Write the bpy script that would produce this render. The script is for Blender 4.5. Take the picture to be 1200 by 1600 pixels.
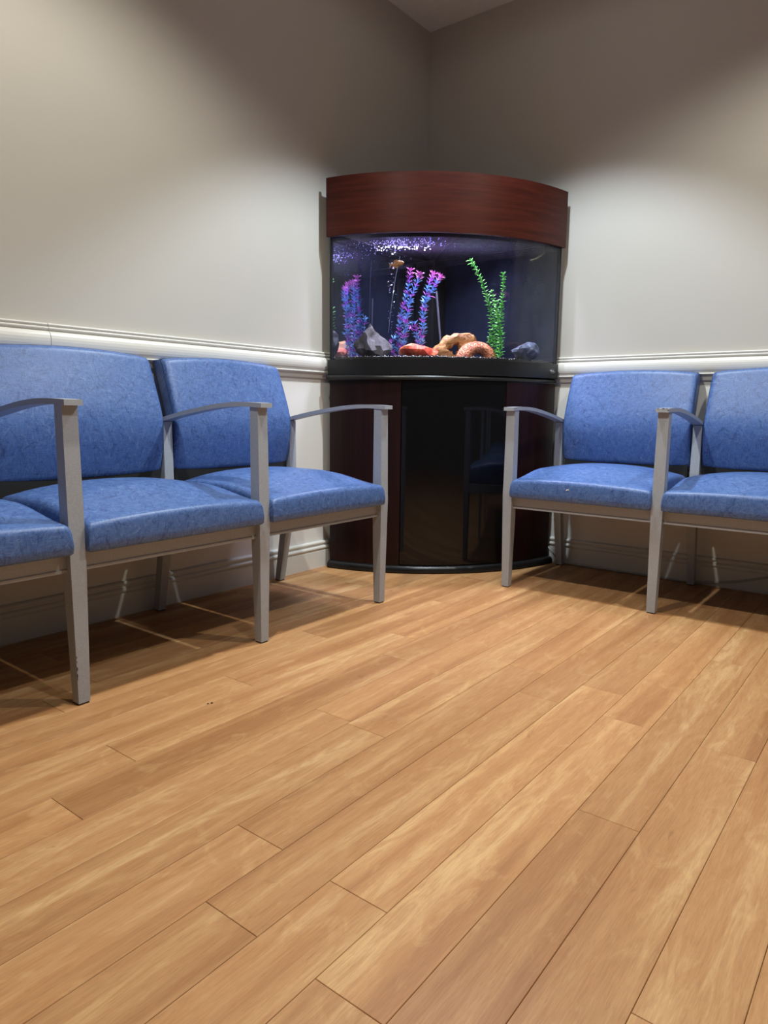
import bpy, bmesh, math, random
from mathutils import Vector, Matrix, noise

for o in list(bpy.data.objects):
    bpy.data.objects.remove(o)
scene = bpy.context.scene
C = scene.collection
random.seed(7)

# ------------------------------------------------------------------ camera
CAM = Vector((1.8979, -2.7447, 0.6321))
YAW, PITCH, ROLL = 0.6587, 0.1459, 0.0115
FPX = 1087.4
fwd = Vector((-math.sin(YAW) * math.cos(PITCH), math.cos(YAW) * math.cos(PITCH), -math.sin(PITCH)))
rgt = fwd.cross(Vector((0, 0, 1))).normalized()
upv = rgt.cross(fwd)
cr, sr = math.cos(ROLL), math.sin(ROLL)
rgt, upv = cr * rgt + sr * upv, -sr * rgt + cr * upv
cam_data = bpy.data.cameras.new('camera')
cam_data.sensor_fit = 'VERTICAL'
cam_data.sensor_height = 36.0
cam_data.lens = FPX / 1600.0 * 36.0
cam_data.clip_start = 0.01
cam = bpy.data.objects.new('camera', cam_data)
C.objects.link(cam)
cam.matrix_world = Matrix(((rgt.x, upv.x, -fwd.x, CAM.x), (rgt.y, upv.y, -fwd.y, CAM.y),
                           (rgt.z, upv.z, -fwd.z, CAM.z), (0, 0, 0, 1)))
scene.camera = cam

# ------------------------------------------------------------------ world, lamps, exposure
CEIL = 2.2745
world = bpy.data.worlds.new('world')
scene.world = world
world.use_nodes = True
world.node_tree.nodes['Background'].inputs[0].default_value = (1.0, 0.93, 0.84, 1)
world.node_tree.nodes['Background'].inputs[1].default_value = 0.07

def spot(name, loc, energy, col, size_deg, blend, radius, target=None):
    l = bpy.data.lights.new(name, 'SPOT')
    l.energy = energy
    l.color = col
    l.spot_size = math.radians(size_deg)
    l.spot_blend = blend
    l.shadow_soft_size = radius
    o = bpy.data.objects.new(name, l)
    C.objects.link(o)
    o.location = loc
    return o

COOL = (0.80, 0.92, 1.0)
WARM = (1.0, 0.955, 0.81)
spot('downlight_corner', (0.80, -0.76, CEIL - 0.01), 120, COOL, 98, 0.36, 0.035)
spot('corner_fill', (0.80, -0.76, CEIL - 0.012), 1.8, WARM, 176, 0.2, 0.05)  # not a separate lamp: fill added to lift the dark upper corner
spot('downlight_near_wall_left', (0.85, -1.95, CEIL - 0.01), 82, WARM, 136, 0.45, 0.035)
spot('downlight_near_wall_right', (1.88, -0.85, CEIL - 0.01), 68, WARM, 138, 0.45, 0.035)
spot('downlight_room', (1.74, -1.95, CEIL - 0.01), 46, (0.91, 0.955, 1.0), 120, 0.5, 0.035)
vs = scene.view_settings
vs.view_transform = 'Standard'
vs.look = 'None'
vs.gamma = 1.0
vs.use_curve_mapping = False
vs.exposure = 0.0
scene.cycles.use_denoising = True
scene.cycles.max_bounces = 14
scene.cycles.transparent_max_bounces = 24
scene.cycles.sample_clamp_indirect = 6.0

# ------------------------------------------------------------------ material helpers
class NM:
    def __init__(self, name):
        self.m = bpy.data.materials.new(name)
        self.m.use_nodes = True
        self.t = self.m.node_tree
        self.b = self.t.nodes['Principled BSDF']
        self.out = self.t.nodes['Material Output']
    def n(self, kind, **kw):
        nd = self.t.nodes.new('ShaderNode' + kind)
        for k, v in kw.items():
            if k.startswith('i_'):
                nd.inputs[k[2:].replace('_', ' ')].default_value = v
            else:
                setattr(nd, k, v)
        return nd
    def l(self, a, b):
        self.t.links.new(a, b)
    def val(self, x, sock):
        if hasattr(x, 'is_linked') or hasattr(x, 'links'):
            self.l(x, sock)
        else:
            sock.default_value = x
    def math(self, op, a, b=0.0, c=None, clamp=False):
        nd = self.n('Math', operation=op)
        nd.use_clamp = clamp
        self.val(a, nd.inputs[0]); self.val(b, nd.inputs[1])
        if c is not None:
            self.val(c, nd.inputs[2])
        return nd.outputs[0]
    def mix(self, f, a, b, blend='MIX'):
        nd = self.n('Mix', data_type='RGBA', blend_type=blend)
        self.val(f, nd.inputs[0]); self.val(a, nd.inputs[6]); self.val(b, nd.inputs[7])
        return nd.outputs[2]
    def ramp(self, f, stops):
        nd = self.n('ValToRGB')
        el = nd.color_ramp.elements
        while len(el) < len(stops):
            el.new(0.5)
        for e, (p, c) in zip(el, stops):
            e.position = p
            e.color = c if len(c) == 4 else (*c, 1)
        self.l(f, nd.inputs[0])
        return nd.outputs[0]
    def obj(self, scale=(1, 1, 1), rand=False):
        tc = self.n('TexCoord')
        v = tc.outputs['Object']
        if rand:
            oi = self.n('ObjectInfo')
            ad = self.n('VectorMath', operation='MULTIPLY_ADD')
            cmb = self.n('CombineXYZ')
            for i, k in enumerate((17.3, 31.7, 7.9)):
                self.l(self.math('MULTIPLY', oi.outputs['Random'], k), cmb.inputs[i])
            ad.inputs[1].default_value = (1, 1, 1)
            self.l(v, ad.inputs[0]); self.l(cmb.outputs[0], ad.inputs[2])
            v = ad.outputs[0]
        mp = self.n('Mapping')
        mp.inputs['Scale'].default_value = scale
        self.l(v, mp.inputs[0])
        return mp.outputs[0]
    def noise(self, vec, scale, detail=2.0, rough=0.5, dist=0.0):
        nd = self.n('TexNoise')
        nd.inputs['Scale'].default_value = scale
        nd.inputs['Detail'].default_value = detail
        nd.inputs['Roughness'].default_value = rough
        nd.inputs['Distortion'].default_value = dist
        self.l(vec, nd.inputs['Vector'])
        return nd.outputs['Fac']
    def bump(self, h, strength=0.2, dist=0.002):
        nd = self.n('Bump')
        nd.inputs['Strength'].default_value = strength
        nd.inputs['Distance'].default_value = dist
        self.l(h, nd.inputs['Height'])
        self.l(nd.outputs[0], self.b.inputs['Normal'])
        return nd.outputs[0]

def s2l(r, g, b):
    f = lambda c: (c / 255 / 12.92) if c / 255 <= 0.04045 else ((c / 255 + 0.055) / 1.055) ** 2.4
    return (f(r), f(g), f(b), 1)

def simple(name, col, rough=0.5, spec=0.5, metal=0.0, var=0.06, vscale=40.0, bump=0.0):
    k = NM(name)
    v = k.noise(k.obj(), vscale, 3)
    lo = tuple(c * (1 - var) for c in col[:3]); hi = tuple(min(1, c * (1 + var)) for c in col[:3])
    k.l(k.ramp(v, [(0.3, lo), (0.7, hi)]), k.b.inputs['Base Color'])
    k.b.inputs['Roughness'].default_value = rough
    k.b.inputs['Specular IOR Level'].default_value = spec
    k.b.inputs['Metallic'].default_value = metal
    if bump:
        k.bump(v, bump, 0.001)
    return k.m

def mat_wall():
    k = NM('wall_paint')
    vec = k.obj()
    tc = k.n('TexCoord')
    sep = k.n('SeparateXYZ'); k.l(tc.outputs['Object'], sep.inputs[0])
    up = k.math('GREATER_THAN', sep.outputs[2], 0.80)
    upper = k.mix(k.noise(vec, 2.5, 3), s2l(189, 186, 180), s2l(192, 190, 185))
    lower = k.mix(k.noise(vec, 3.0, 3), s2l(222, 221, 217), s2l(226, 225, 222))
    k.l(k.mix(up, lower, upper), k.b.inputs['Base Color'])
    k.b.inputs['Roughness'].default_value = 0.55
    k.b.inputs['Specular IOR Level'].default_value = 0.3
    k.bump(k.noise(vec, 420, 2), 0.12, 0.001)
    return k.m

def mat_ceiling():
    k = NM('ceiling_texture')
    vec = k.obj()
    k.l(k.mix(k.noise(vec, 60, 4), s2l(224, 221, 218), s2l(238, 236, 233)), k.b.inputs['Base Color'])
    k.b.inputs['Roughness'].default_value = 0.9
    k.bump(k.noise(vec, 160, 4, 0.7), 0.6, 0.003)
    return k.m

def mat_floor():
    k = NM('maple_laminate')
    vec = k.obj((1, 1, 1), True)
    def sc(s):
        mp = k.n('Mapping'); mp.inputs['Scale'].default_value = s
        k.l(vec, mp.inputs[0]); return mp.outputs[0]
    strip = k.noise(sc((20, 0.8, 1)), 1.0, 2.0, 0.5, 0.5)           # broad tonal strips along the board
    cath = k.noise(sc((34, 5.0, 1)), 1.0, 6.0, 0.62, 2.2)           # wavy figure
    fine = k.noise(sc((420, 22, 1)), 1.0, 4.0, 0.65, 0.2)           # fine fibres
    pore = k.noise(sc((900, 60, 1)), 1.0, 2.0, 0.5)
    smud = k.noise(sc((22, 9, 1)), 1.0, 5.0, 0.6, 1.2)
    base = k.ramp(strip, [(0.34, s2l(172, 124, 83)), (0.45, s2l(190, 143, 98)), (0.55, s2l(196, 150, 104)), (0.61, s2l(206, 163, 115)), (0.72, s2l(215, 176, 127))])
    b2 = k.mix(k.math('MULTIPLY', k.ramp(cath, [(0.44, (0, 0, 0)), (0.60, (1, 1, 1))]), 0.55), base, s2l(182, 131, 86))
    lt = k.ramp(smud, [(0.56, (0, 0, 0)), (0.68, (1, 1, 1))])
    b3 = k.mix(k.math('MULTIPLY', lt, 0.24), b2, s2l(230, 194, 140))
    dk = k.ramp(k.noise(sc((36, 10, 1)), 1.0, 4.0, 0.6, 1.0), [(0.66, (0, 0, 0)), (0.76, (1, 1, 1))])
    b4 = k.mix(k.math('MULTIPLY', dk, 0.5), b3, s2l(138, 92, 58))
    f2 = k.ramp(fine, [(0.32, (0.84, 0.81, 0.78)), (0.62, (1.04, 1.04, 1.04))])
    b45 = k.mix(k.math('MULTIPLY', k.ramp(pore, [(0.60, (0, 0, 0)), (0.70, (1, 1, 1))]), 0.22), b4, s2l(150, 100, 62))
    b5 = k.mix(0.8, b45, f2, 'MULTIPLY')
    oi = k.n('ObjectInfo')
    tone = k.ramp(oi.outputs['Random'], [(0.0, (0.86, 0.84, 0.82)), (0.5, (0.95, 0.94, 0.93)), (1.0, (1.03, 1.02, 1.0))])
    k.l(k.mix(1.0, b5, tone, 'MULTIPLY'), k.b.inputs['Base Color'])
    k.l(k.ramp(fine, [(0.3, (0.46, 0.46, 0.46)), (0.7, (0.38, 0.38, 0.38))]), k.b.inputs['Roughness'])
    k.b.inputs['Specular IOR Level'].default_value = 0.22
    k.bump(fine, 0.06, 0.0006)
    return k.m

def mat_vinyl():
    k = NM('blue_vinyl')
    vec = k.obj((1, 1, 1), True)
    sp = k.n('SeparateXYZ'); k.l(vec, sp.inputs[0])
    cb = k.n('CombineXYZ'); k.l(sp.outputs[0], cb.inputs[0])
    k.l(k.math('ADD', sp.outputs[1], sp.outputs[2]), cb.inputs[1])
    def scratch(ang, off, w, dens):
        m0 = k.n('Mapping')
        m0.inputs['Rotation'].default_value = (0, 0, ang)
        k.l(cb.outputs[0], m0.inputs[0])
        mp = k.n('Mapping')
        mp.inputs['Location'].default_value = (off, off * 2, 0)
        mp.inputs['Scale'].default_value = (16, 80, 1)
        k.l(m0.outputs[0], mp.inputs[0])
        n = k.noise(mp.outputs[0], 1.0, 1.0, 0.5, 0.5)
        ln = k.ramp(k.math('ABSOLUTE', k.math('SUBTRACT', n, 0.5)), [(0.0, (1, 1, 1)), (w, (0, 0, 0))])
        mk = k.ramp(k.noise(mp.outputs[0], 0.8, 2.0), [(0.5, (0, 0, 0)), (0.62, (1, 1, 1))])
        return k.math('MULTIPLY', k.math('MULTIPLY', ln, mk), dens)
    weave = k.noise(k.obj((60, 60, 420), True), 1.0, 2.0, 0.6)
    weave2 = k.noise(k.obj((420, 90, 60), True), 1.0, 2.0, 0.6)
    w = k.math('MULTIPLY', k.math('ADD', weave, weave2), 0.5)
    base = k.ramp(w, [(0.34, s2l(60, 90, 148)), (0.5, s2l(76, 107, 166)), (0.66, s2l(92, 124, 180))])
    c = base
    for a_, o_ in ((0.5, 3.1), (1.3, 9.7), (2.2, 5.3), (2.8, 1.9), (0.95, 12.4), (1.85, 7.7)):
        c = k.mix(scratch(a_, o_, 0.030, 0.50), c, s2l(30, 50, 100))
    for a_, o_ in ((0.3, 4.4), (1.1, 2.2), (2.0, 8.1), (2.6, 6.6)):
        c = k.mix(scratch(a_, o_, 0.018, 0.22), c, s2l(156, 180, 220))
    k.l(c, k.b.inputs['Base Color'])
    k.l(k.ramp(w, [(0.3, (0.36, 0.36, 0.36)), (0.7, (0.48, 0.48, 0.48))]), k.b.inputs['Roughness'])
    k.b.inputs['Specular IOR Level'].default_value = 0.5
    k.bump(w, 0.25, 0.0012)
    return k.m

def mat_frame():
    k = NM('grey_painted_frame')
    vec = k.obj()
    v = k.noise(vec, 260, 3, 0.6)
    k.l(k.ramp(v, [(0.3, s2l(157, 163, 172)), (0.7, s2l(171, 177, 186))]), k.b.inputs['Base Color'])
    k.b.inputs['Roughness'].default_value = 0.42
    k.bump(v, 0.08, 0.0006)
    return k.m

def mat_mahogany(name, horizontal, dark):
    k = NM(name)
    s = (3, 3, 60) if horizontal else (70, 70, 2.2)
    v = k.noise(k.obj(s), 1.0, 4, 0.6, 0.5)
    v2 = k.noise(k.obj(tuple(x * 4 for x in s)), 1.0, 3, 0.6)
    m = k.math('MULTIPLY_ADD', v2, 0.35, k.math('MULTIPLY', v, 0.65))
    cols = [(0.35, s2l(48, 16, 11)), (0.5, s2l(60, 21, 14)), (0.66, s2l(71, 27, 19))] if not dark else \
           [(0.35, s2l(26, 12, 12)), (0.5, s2l(33, 15, 15)), (0.66, s2l(41, 19, 18))]
    k.l(k.ramp(m, cols), k.b.inputs['Base Color'])
    k.b.inputs['Roughness'].default_value = 0.36
    k.b.inputs['Specular IOR Level'].default_value = 0.22
    return k.m

def mat_glass():
    k = NM('aquarium_glass')
    tr = k.n('BsdfTransparent'); tr.inputs[0].default_value = (0.985, 0.99, 0.99, 1)
    gl = k.n('BsdfGlossy'); gl.inputs['Roughness'].default_value = 0.0
    lw = k.n('LayerWeight'); lw.inputs[0].default_value = 0.5
    fr = k.math('MULTIPLY_ADD', k.math('POWER', lw.outputs['Facing'], 4.0), 0.6, 0.02)
    mx = k.n('MixShader')
    v = k.noise(k.obj(), 30, 2)
    k.l(k.math('MULTIPLY_ADD', v, 0.006, fr), mx.inputs[0])
    k.l(tr.outputs[0], mx.inputs[1]); k.l(gl.outputs[0], mx.inputs[2])
    k.l(mx.outputs[0], k.out.inputs[0])
    return k.m

def mat_back_pane():
    # black-backed pane seen through water: past the critical angle it mirrors the tank
    k = NM('black_backed_pane')
    v = k.noise(k.obj((1, 1, 1)), 9, 3)
    df = k.n('BsdfDiffuse')
    k.l(k.ramp(v, [(0.3, (0.008, 0.011, 0.024)), (0.7, (0.016, 0.021, 0.040))]), df.inputs[0])  # blue tint put into the pane stands in for the glow of lit water
    gl = k.n('BsdfGlossy'); gl.inputs['Roughness'].default_value = 0.03
    gl.inputs[0].default_value = (0.80, 0.86, 1, 1)
    lw = k.n('LayerWeight'); lw.inputs[0].default_value = 0.5
    f = k.ramp(lw.outputs['Facing'], [(0.20, (0.02, 0.02, 0.02)), (0.27, (0.09, 0.09, 0.09)), (0.36, (0.60, 0.60, 0.60))])
    mx = k.n('MixShader')
    k.l(f, mx.inputs[0]); k.l(df.outputs[0], mx.inputs[1]); k.l(gl.outputs[0], mx.inputs[2])
    k.l(mx.outputs[0], k.out.inputs[0])
    return k.m

def mat_water():
    k = NM('water_surface')
    v = k.noise(k.obj(), 55, 4, 0.65, 1.2)
    bp = k.n('Bump'); bp.inputs['Strength'].default_value = 0.9; bp.inputs['Distance'].default_value = 0.012
    k.l(v, bp.inputs['Height'])
    tr = k.n('BsdfTransparent')
    tl = k.n('BsdfTranslucent'); tl.inputs[0].default_value = (0.55, 0.5, 1, 1)
    gl = k.n('BsdfGlossy'); gl.inputs['Roughness'].default_value = 0.05
    gl.inputs[0].default_value = (0.85, 0.85, 1, 1)
    k.l(bp.outputs[0], gl.inputs['Normal'])
    m1 = k.n('MixShader'); m2 = k.n('MixShader')
    m1.inputs[0].default_value = 0.004
    m2.inputs[0].default_value = 0.25
    k.l(tr.outputs[0], m1.inputs[1]); k.l(tl.outputs[0], m1.inputs[2])
    k.l(m1.outputs[0], m2.inputs[1]); k.l(gl.outputs[0], m2.inputs[2])
    k.l(m2.outputs[0], k.out.inputs[0])
    return k.m

def mat_bubble_glint():
    k = NM('bubble')
    tl = k.n('BsdfTranslucent')
    v = k.noise(k.obj(), 90, 2)
    k.l(k.ramp(v, [(0.35, (0.42, 0.38, 1)), (0.65, (0.85, 0.85, 1))]), tl.inputs[0])
    gl = k.n('BsdfGlossy'); gl.inputs['Roughness'].default_value = 0.1
    mx = k.n('MixShader'); mx.inputs[0].default_value = 0.3
    k.l(tl.outputs[0], mx.inputs[1]); k.l(gl.outputs[0], mx.inputs[2])
    k.l(mx.outputs[0], k.out.inputs[0])
    return k.m

def mat_rock(name, stops, scale, dist=1.0, bands=False, rough=0.7):
    k = NM(name)
    vec = k.obj()
    v = k.noise(k.obj((1, 1, 4) if bands else (1, 1, 1)), scale, 5, 0.65, dist)
    k.l(k.ramp(v, stops), k.b.inputs['Base Color'])
    k.b.inputs['Roughness'].default_value = rough
    k.bump(k.noise(vec, scale * 4, 4), 0.5, 0.003)
    return k.m

def mat_coral():
    k = NM('brain_coral')
    vec = k.obj()
    n = k.noise(vec, 90, 1.0, 0.5, 1.4)
    r = k.math('ABSOLUTE', k.math('SUBTRACT', n, 0.5))
    k.l(k.ramp(r, [(0.0, s2l(120, 50, 34)), (0.06, s2l(206, 112, 80)), (0.14, s2l(232, 150, 118))]), k.b.inputs['Base Color'])
    k.b.inputs['Roughness'].default_value = 0.6
    k.bump(k.ramp(r, [(0.0, (0, 0, 0)), (0.1, (1, 1, 1))]), 0.9, 0.003)
    return k.m

def mat_leaf(name, c0, c1):
    k = NM(name)
    v = k.noise(k.obj(), 60, 2)
    k.l(k.ramp(v, [(0.35, c0), (0.65, c1)]), k.b.inputs['Base Color'])
    k.b.inputs['Roughness'].default_value = 0.4
    k.b.inputs['Subsurface Weight'].default_value = 0.0
    return k.m

M = {}
M['wall'] = mat_wall()
M['ceiling'] = mat_ceiling()
M['trim'] = simple('trim_paint', s2l(216, 215, 210), 0.38, 0.5, var=0.015, vscale=12)
M['floor'] = mat_floor()
M['subfloor'] = simple('dark_joint', s2l(58, 36, 22), 0.8)
M['vinyl'] = mat_vinyl()
M['piping'] = simple('navy_piping', s2l(30, 52, 104), 0.5)
M['frame'] = mat_frame()
M['glide'] = simple('dark_glide', s2l(58, 56, 58), 0.6)
M['webbing'] = simple('black_under_seat', s2l(24, 24, 26), 0.9)
M['chip'] = simple('dark_paint_chip', s2l(50, 46, 44), 0.7)
M['tear'] = simple('torn_vinyl_backing', s2l(214, 210, 206), 0.8)
M['hood'] = mat_mahogany('mahogany_hood', True, False)
M['stand'] = mat_mahogany('mahogany_stand', False, True)
M['black_gloss'] = simple('black_gloss_door', (0.004, 0.004, 0.005), 0.06, 0.35, var=0.1)
M['black'] = simple('black_plastic', (0.009, 0.009, 0.010), 0.30, 0.45, var=0.1)
M['black_matte'] = simple('black_inside', (0.006, 0.006, 0.008), 0.6, 0.3)
M['glass'] = mat_glass()
M['pane'] = mat_back_pane()
M['water'] = mat_water()
M['bubble'] = mat_bubble_glint()
M['silver'] = simple('silver_print', s2l(150, 150, 150), 0.4, 0.5, 0.3)
M['gravel'] = simple('black_gravel', (0.012, 0.012, 0.014), 0.35, 0.6, var=0.6, vscale=200)
M['pale_gravel'] = simple('pale_gravel', s2l(190, 190, 205), 0.4)
M['rock_grey'] = mat_rock('grey_stone', [(0.35, s2l(34, 32, 40)), (0.55, s2l(82, 78, 88)), (0.7, s2l(128, 124, 136))], 14)
M['rock_red'] = mat_rock('red_stone', [(0.32, s2l(196, 172, 150)), (0.44, s2l(206, 96, 62)), (0.56, s2l(176, 44, 32)), (0.7, s2l(214, 86, 60))], 16)
M['rock_tan'] = mat_rock('banded_tan_stone', [(0.30, s2l(66, 40, 22)), (0.42, s2l(158, 108, 56)), (0.50, s2l(196, 156, 104)), (0.56, s2l(150, 70, 48)), (0.62, s2l(214, 180, 140)), (0.72, s2l(150, 78, 58))], 12, 0.6, True)
M['rock_blue'] = mat_rock('slate_blue_stone', [(0.35, s2l(36, 42, 60)), (0.55, s2l(80, 90, 118)), (0.7, s2l(150, 162, 190))], 20)
M['coral'] = mat_coral()
M['leaf_blue'] = mat_leaf('blue_leaf', s2l(96, 156, 226), s2l(150, 204, 244))
M['leaf_purple'] = mat_leaf('purple_leaf', s2l(176, 84, 204), s2l(220, 130, 232))
M['leaf_pink'] = mat_leaf('pink_leaf', s2l(232, 120, 214), s2l(252, 190, 240))
M['leaf_green'] = mat_leaf('green_leaf', s2l(70, 168, 70), s2l(150, 226, 130))
M['stem'] = simple('plant_stem', s2l(40, 110, 60), 0.5)
M['stem_blue'] = simple('blue_plant_stem', s2l(60, 80, 170), 0.5)
M['fish'] = mat_rock('fish_scales', [(0.35, s2l(96, 66, 34)), (0.5, s2l(150, 104, 54)), (0.7, s2l(190, 148, 96))], 60, 0.3, True, 0.35)
M['fin'] = simple('fish_fin', s2l(130, 98, 72), 0.4)
M['eye'] = simple('fish_eye', (0.01, 0.01, 0.01), 0.1)
M['clear_tube'] = simple('grey_tube', s2l(84, 86, 100), 0.25)
M['cord'] = simple('grey_cord', s2l(176, 174, 168), 0.5)
M['crumb'] = simple('dark_crumb', s2l(70, 44, 24), 0.8)
k = NM('led_strip'); k.b.inputs['Base Color'].default_value = (0.8, 0.8, 0.9, 1)
k.b.inputs['Emission Color'].default_value = (0.62, 0.58, 1.0, 1)
k.b.inputs['Emission Strength'].default_value = 6.0
M['led'] = k.m

# ------------------------------------------------------------------ mesh helpers
def link(name, me, parent=None, mat=None):
    o = bpy.data.objects.new(name, me)
    C.objects.link(o)
    if mat is not None and not me.materials:
        me.materials.append(M[mat])
    if parent is not None:
        o.parent = parent
    return o

def mesh_of(bm, name, smooth=False):
    me = bpy.data.meshes.new(name)
    bmesh.ops.recalc_face_normals(bm, faces=bm.faces)
    if smooth:
        for f in bm.faces:
            f.smooth = True
    bm.to_mesh(me)
    bm.free()
    return me

def empty(name, loc=(0, 0, 0), rotz=0.0):
    o = bpy.data.objects.new(name, None)
    o.empty_display_size = 0.05
    C.objects.link(o)
    o.location = loc
    o.rotation_euler = (0, 0, rotz)
    return o

def tag(o, label=None, cat=None, group=None, kind=None):
    if label: o['label'] = label
    if cat: o['category'] = cat
    if group: o['group'] = group
    if kind: o['kind'] = kind
    return o

def box(bm, x0, x1, y0, y1, z0, z1, bev=0.0):
    g = bmesh.ops.create_cube(bm, size=1.0)
    for v in g['verts']:
        v.co = Vector((x0 + (v.co.x + .5) * (x1 - x0), y0 + (v.co.y + .5) * (y1 - y0), z0 + (v.co.z + .5) * (z1 - z0)))
    if bev:
        es = {e for v in g['verts'] for e in v.link_edges}
        bmesh.ops.bevel(bm, geom=list(es), offset=bev, segments=2, affect='EDGES', profile=0.5)

def prism(bm, poly, axis_fn, t0, t1):
    """poly: list of 2D points; axis_fn(p, t) -> 3D"""
    a = [bm.verts.new(axis_fn(p, t0)) for p in poly]
    b = [bm.verts.new(axis_fn(p, t1)) for p in poly]
    n = len(poly)
    for i in range(n):
        bm.faces.new((a[i], a[(i + 1) % n], b[(i + 1) % n], b[i]))
    bm.faces.new(a[::-1]); bm.faces.new(b)

def tube(bm, pts, r, seg=8, cap=True):
    pts = [Vector(p) for p in pts]
    rings = []
    for i, p in enumerate(pts):
        d = (pts[min(i + 1, len(pts) - 1)] - pts[max(i - 1, 0)]).normalized()
        a = d.cross(Vector((0, 0, 1)) if abs(d.z) < 0.9 else Vector((1, 0, 0))).normalized()
        b = d.cross(a)
        rr = r[i] if isinstance(r, (list, tuple)) else r
        rings.append([bm.verts.new(p + rr * (math.cos(2 * math.pi * j / seg) * a + math.sin(2 * math.pi * j / seg) * b)) for j in range(seg)])
    for r0, r1 in zip(rings, rings[1:]):
        for j in range(seg):
            bm.faces.new((r0[j], r0[(j + 1) % seg], r1[(j + 1) % seg], r1[j]))
    if cap:
        bm.faces.new(rings[0][::-1]); bm.faces.new(rings[-1])

def smooth_path(pts, n=6):
    pts = [Vector(p) for p in pts]
    out = []
    for i in range(len(pts) - 1):
        p0, p1, p2, p3 = pts[max(i - 1, 0)], pts[i], pts[i + 1], pts[min(i + 2, len(pts) - 1)]
        for j in range(n):
            t = j / n
            out.append(0.5 * ((2 * p1) + (p2 - p0) * t + (2 * p0 - 5 * p1 + 4 * p2 - p3) * t * t + (3 * p1 - p0 - 3 * p2 + p3) * t ** 3))
    out.append(pts[-1])
    return out

def ray_at(px, py, axis, value):
    """Point of the photograph's line of sight at a plane of the room (0 x, 1 y, 2 z)."""
    d = rgt * ((px - 600) / FPX) - upv * ((py - 800) / FPX) + fwd
    t = (value - CAM[axis]) / d[axis]
    return CAM + d * t

# ------------------------------------------------------------------ room shell
RX, RY = 4.2, -4.6
def struct(name, bm, mat, smooth=False, parent=None):
    o = link(name, mesh_of(bm, name, smooth), parent, mat)
    if parent is None:
        o['kind'] = 'structure'
    return o

bm = bmesh.new(); box(bm, -0.12, 0, RY - 0.12, 0.12, -0.05, CEIL + 0.1); struct('wall_left', bm, 'wall')
bm = bmesh.new(); box(bm, 0, RX + 0.12, 0, 0.12, -0.05, CEIL + 0.1); struct('wall_right', bm, 'wall')
bm = bmesh.new(); box(bm, 0, RX, RY, 0, CEIL, CEIL + 0.1); struct('ceiling', bm, 'ceiling')

# floor: a dark bed with single planks laid on it, running along the left wall
bm = bmesh.new(); box(bm, 0, RX, RY, 0, -0.05, -0.004)
floor = struct('floor', bm, 'subfloor')
X0, PW, PL = 0.0454, 0.09786, 0.876
known = {4: -1.187, 5: -1.361, 6: -0.845, 7: -1.210, 8: -1.364, 9: -0.8430, 10: -0.8535, 11: -1.223, 12: -1.360,
         13: -1.2296, 14: -1.3616, 15: -0.853, 16: -1.376}
prng = random.Random(3)
plank_cache = {}
def plank_mesh(w, l):
    key = (round(w, 4), round(l, 4))
    if key not in plank_cache:
        b = bmesh.new()
        g, ch, t = 0.0003, 0.0006, 0.006
        x0, x1, y0, y1 = g, w - g, g, l - g
        lo = [b.verts.new((x, y, -t)) for x, y in ((x0, y0), (x1, y0), (x1, y1), (x0, y1))]
        mi = [b.verts.new((x, y, -ch)) for x, y in ((x0, y0), (x1, y0), (x1, y1), (x0, y1))]
        hi = [b.verts.new((x, y, 0)) for x, y in ((x0 + ch, y0 + ch), (x1 - ch, y0 + ch), (x1 - ch, y1 - ch), (x0 + ch, y1 - ch))]
        for p, q in ((lo, mi), (mi, hi)):
            for i in range(4):
                b.faces.new((p[i], p[(i + 1) % 4], q[(i + 1) % 4], q[i]))
        b.faces.new(hi); b.faces.new(lo[::-1])
        plank_cache[key] = mesh_of(b, 'plank')
    return plank_cache[key]
kk = -1
while X0 + kk * PW < RX:
    xa, xb = max(0.0, X0 + kk * PW), min(RX, X0 + (kk + 1) * PW)
    j = known.get(kk, prng.choice((-0.85, -1.2, -1.36, -1.05)) + prng.uniform(-.02, .02))
    top = j
    while top < 0:
        top += PL
    y1 = top
    while y1 > RY:
        y0 = y1 - PL
        a, b_ = max(RY, y0), min(0.0, y1)
        if b_ - a > 0.01 and xb - xa > 0.005:
            o = link('plank', plank_mesh(xb - xa, b_ - a), floor, 'floor')
            o.location = (xa, a, 0)
        y1 = y0
    kk += 1

# mouldings
def arc2(cx, cz, r, a0, a1, n, rz=None):
    rz = rz or r
    return [(cx + r * math.cos(math.radians(a0 + (a1 - a0) * i / n)), cz + rz * math.sin(math.radians(a0 + (a1 - a0) * i / n))) for i in range(n + 1)]
rail = [(0, 0.8515), (0.008, 0.8515)] + arc2(0.008, 0.8475, 0.006, 60, -60, 5, 0.004) + \
       [(0.009, 0.842)] + arc2(0.011, 0.8375, 0.006, 70, -70, 5, 0.0045) + [(0.010, 0.8300)] + \
       [(.013, .830), (.018, .8285), (.0222, .8245), (.0252, .8185), (.0268, .811), (.0270, .803), (.0260, .795), (.0240, .788), (.0210, .782), (.0165, .778)] + [(0.021, 0.7765), (0.022, 0.7735), (0.020, 0.7715)] + \
       arc2(0.020, 0.7595, 0.011, 95, 175, 6, 0.0115) + [(0.008, 0.752), (0.006, 0.7495), (0, 0.7495)]
base = [(0, 0.106), (0.006, 0.106)] + arc2(0.007, 0.099, 0.007, 80, -60, 6, 0.0065) + [(0.008, 0.0905)] + \
       [(0.009, 0.0885)] + arc2(0.010, 0.0795, 0.0075, 80, -80, 7, 0.0075) + [(0.011, 0.070), (0.0135, 0.0695), (0.0145, 0.0675), (0.0145, 0.0)] + [(0, 0)]
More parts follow.
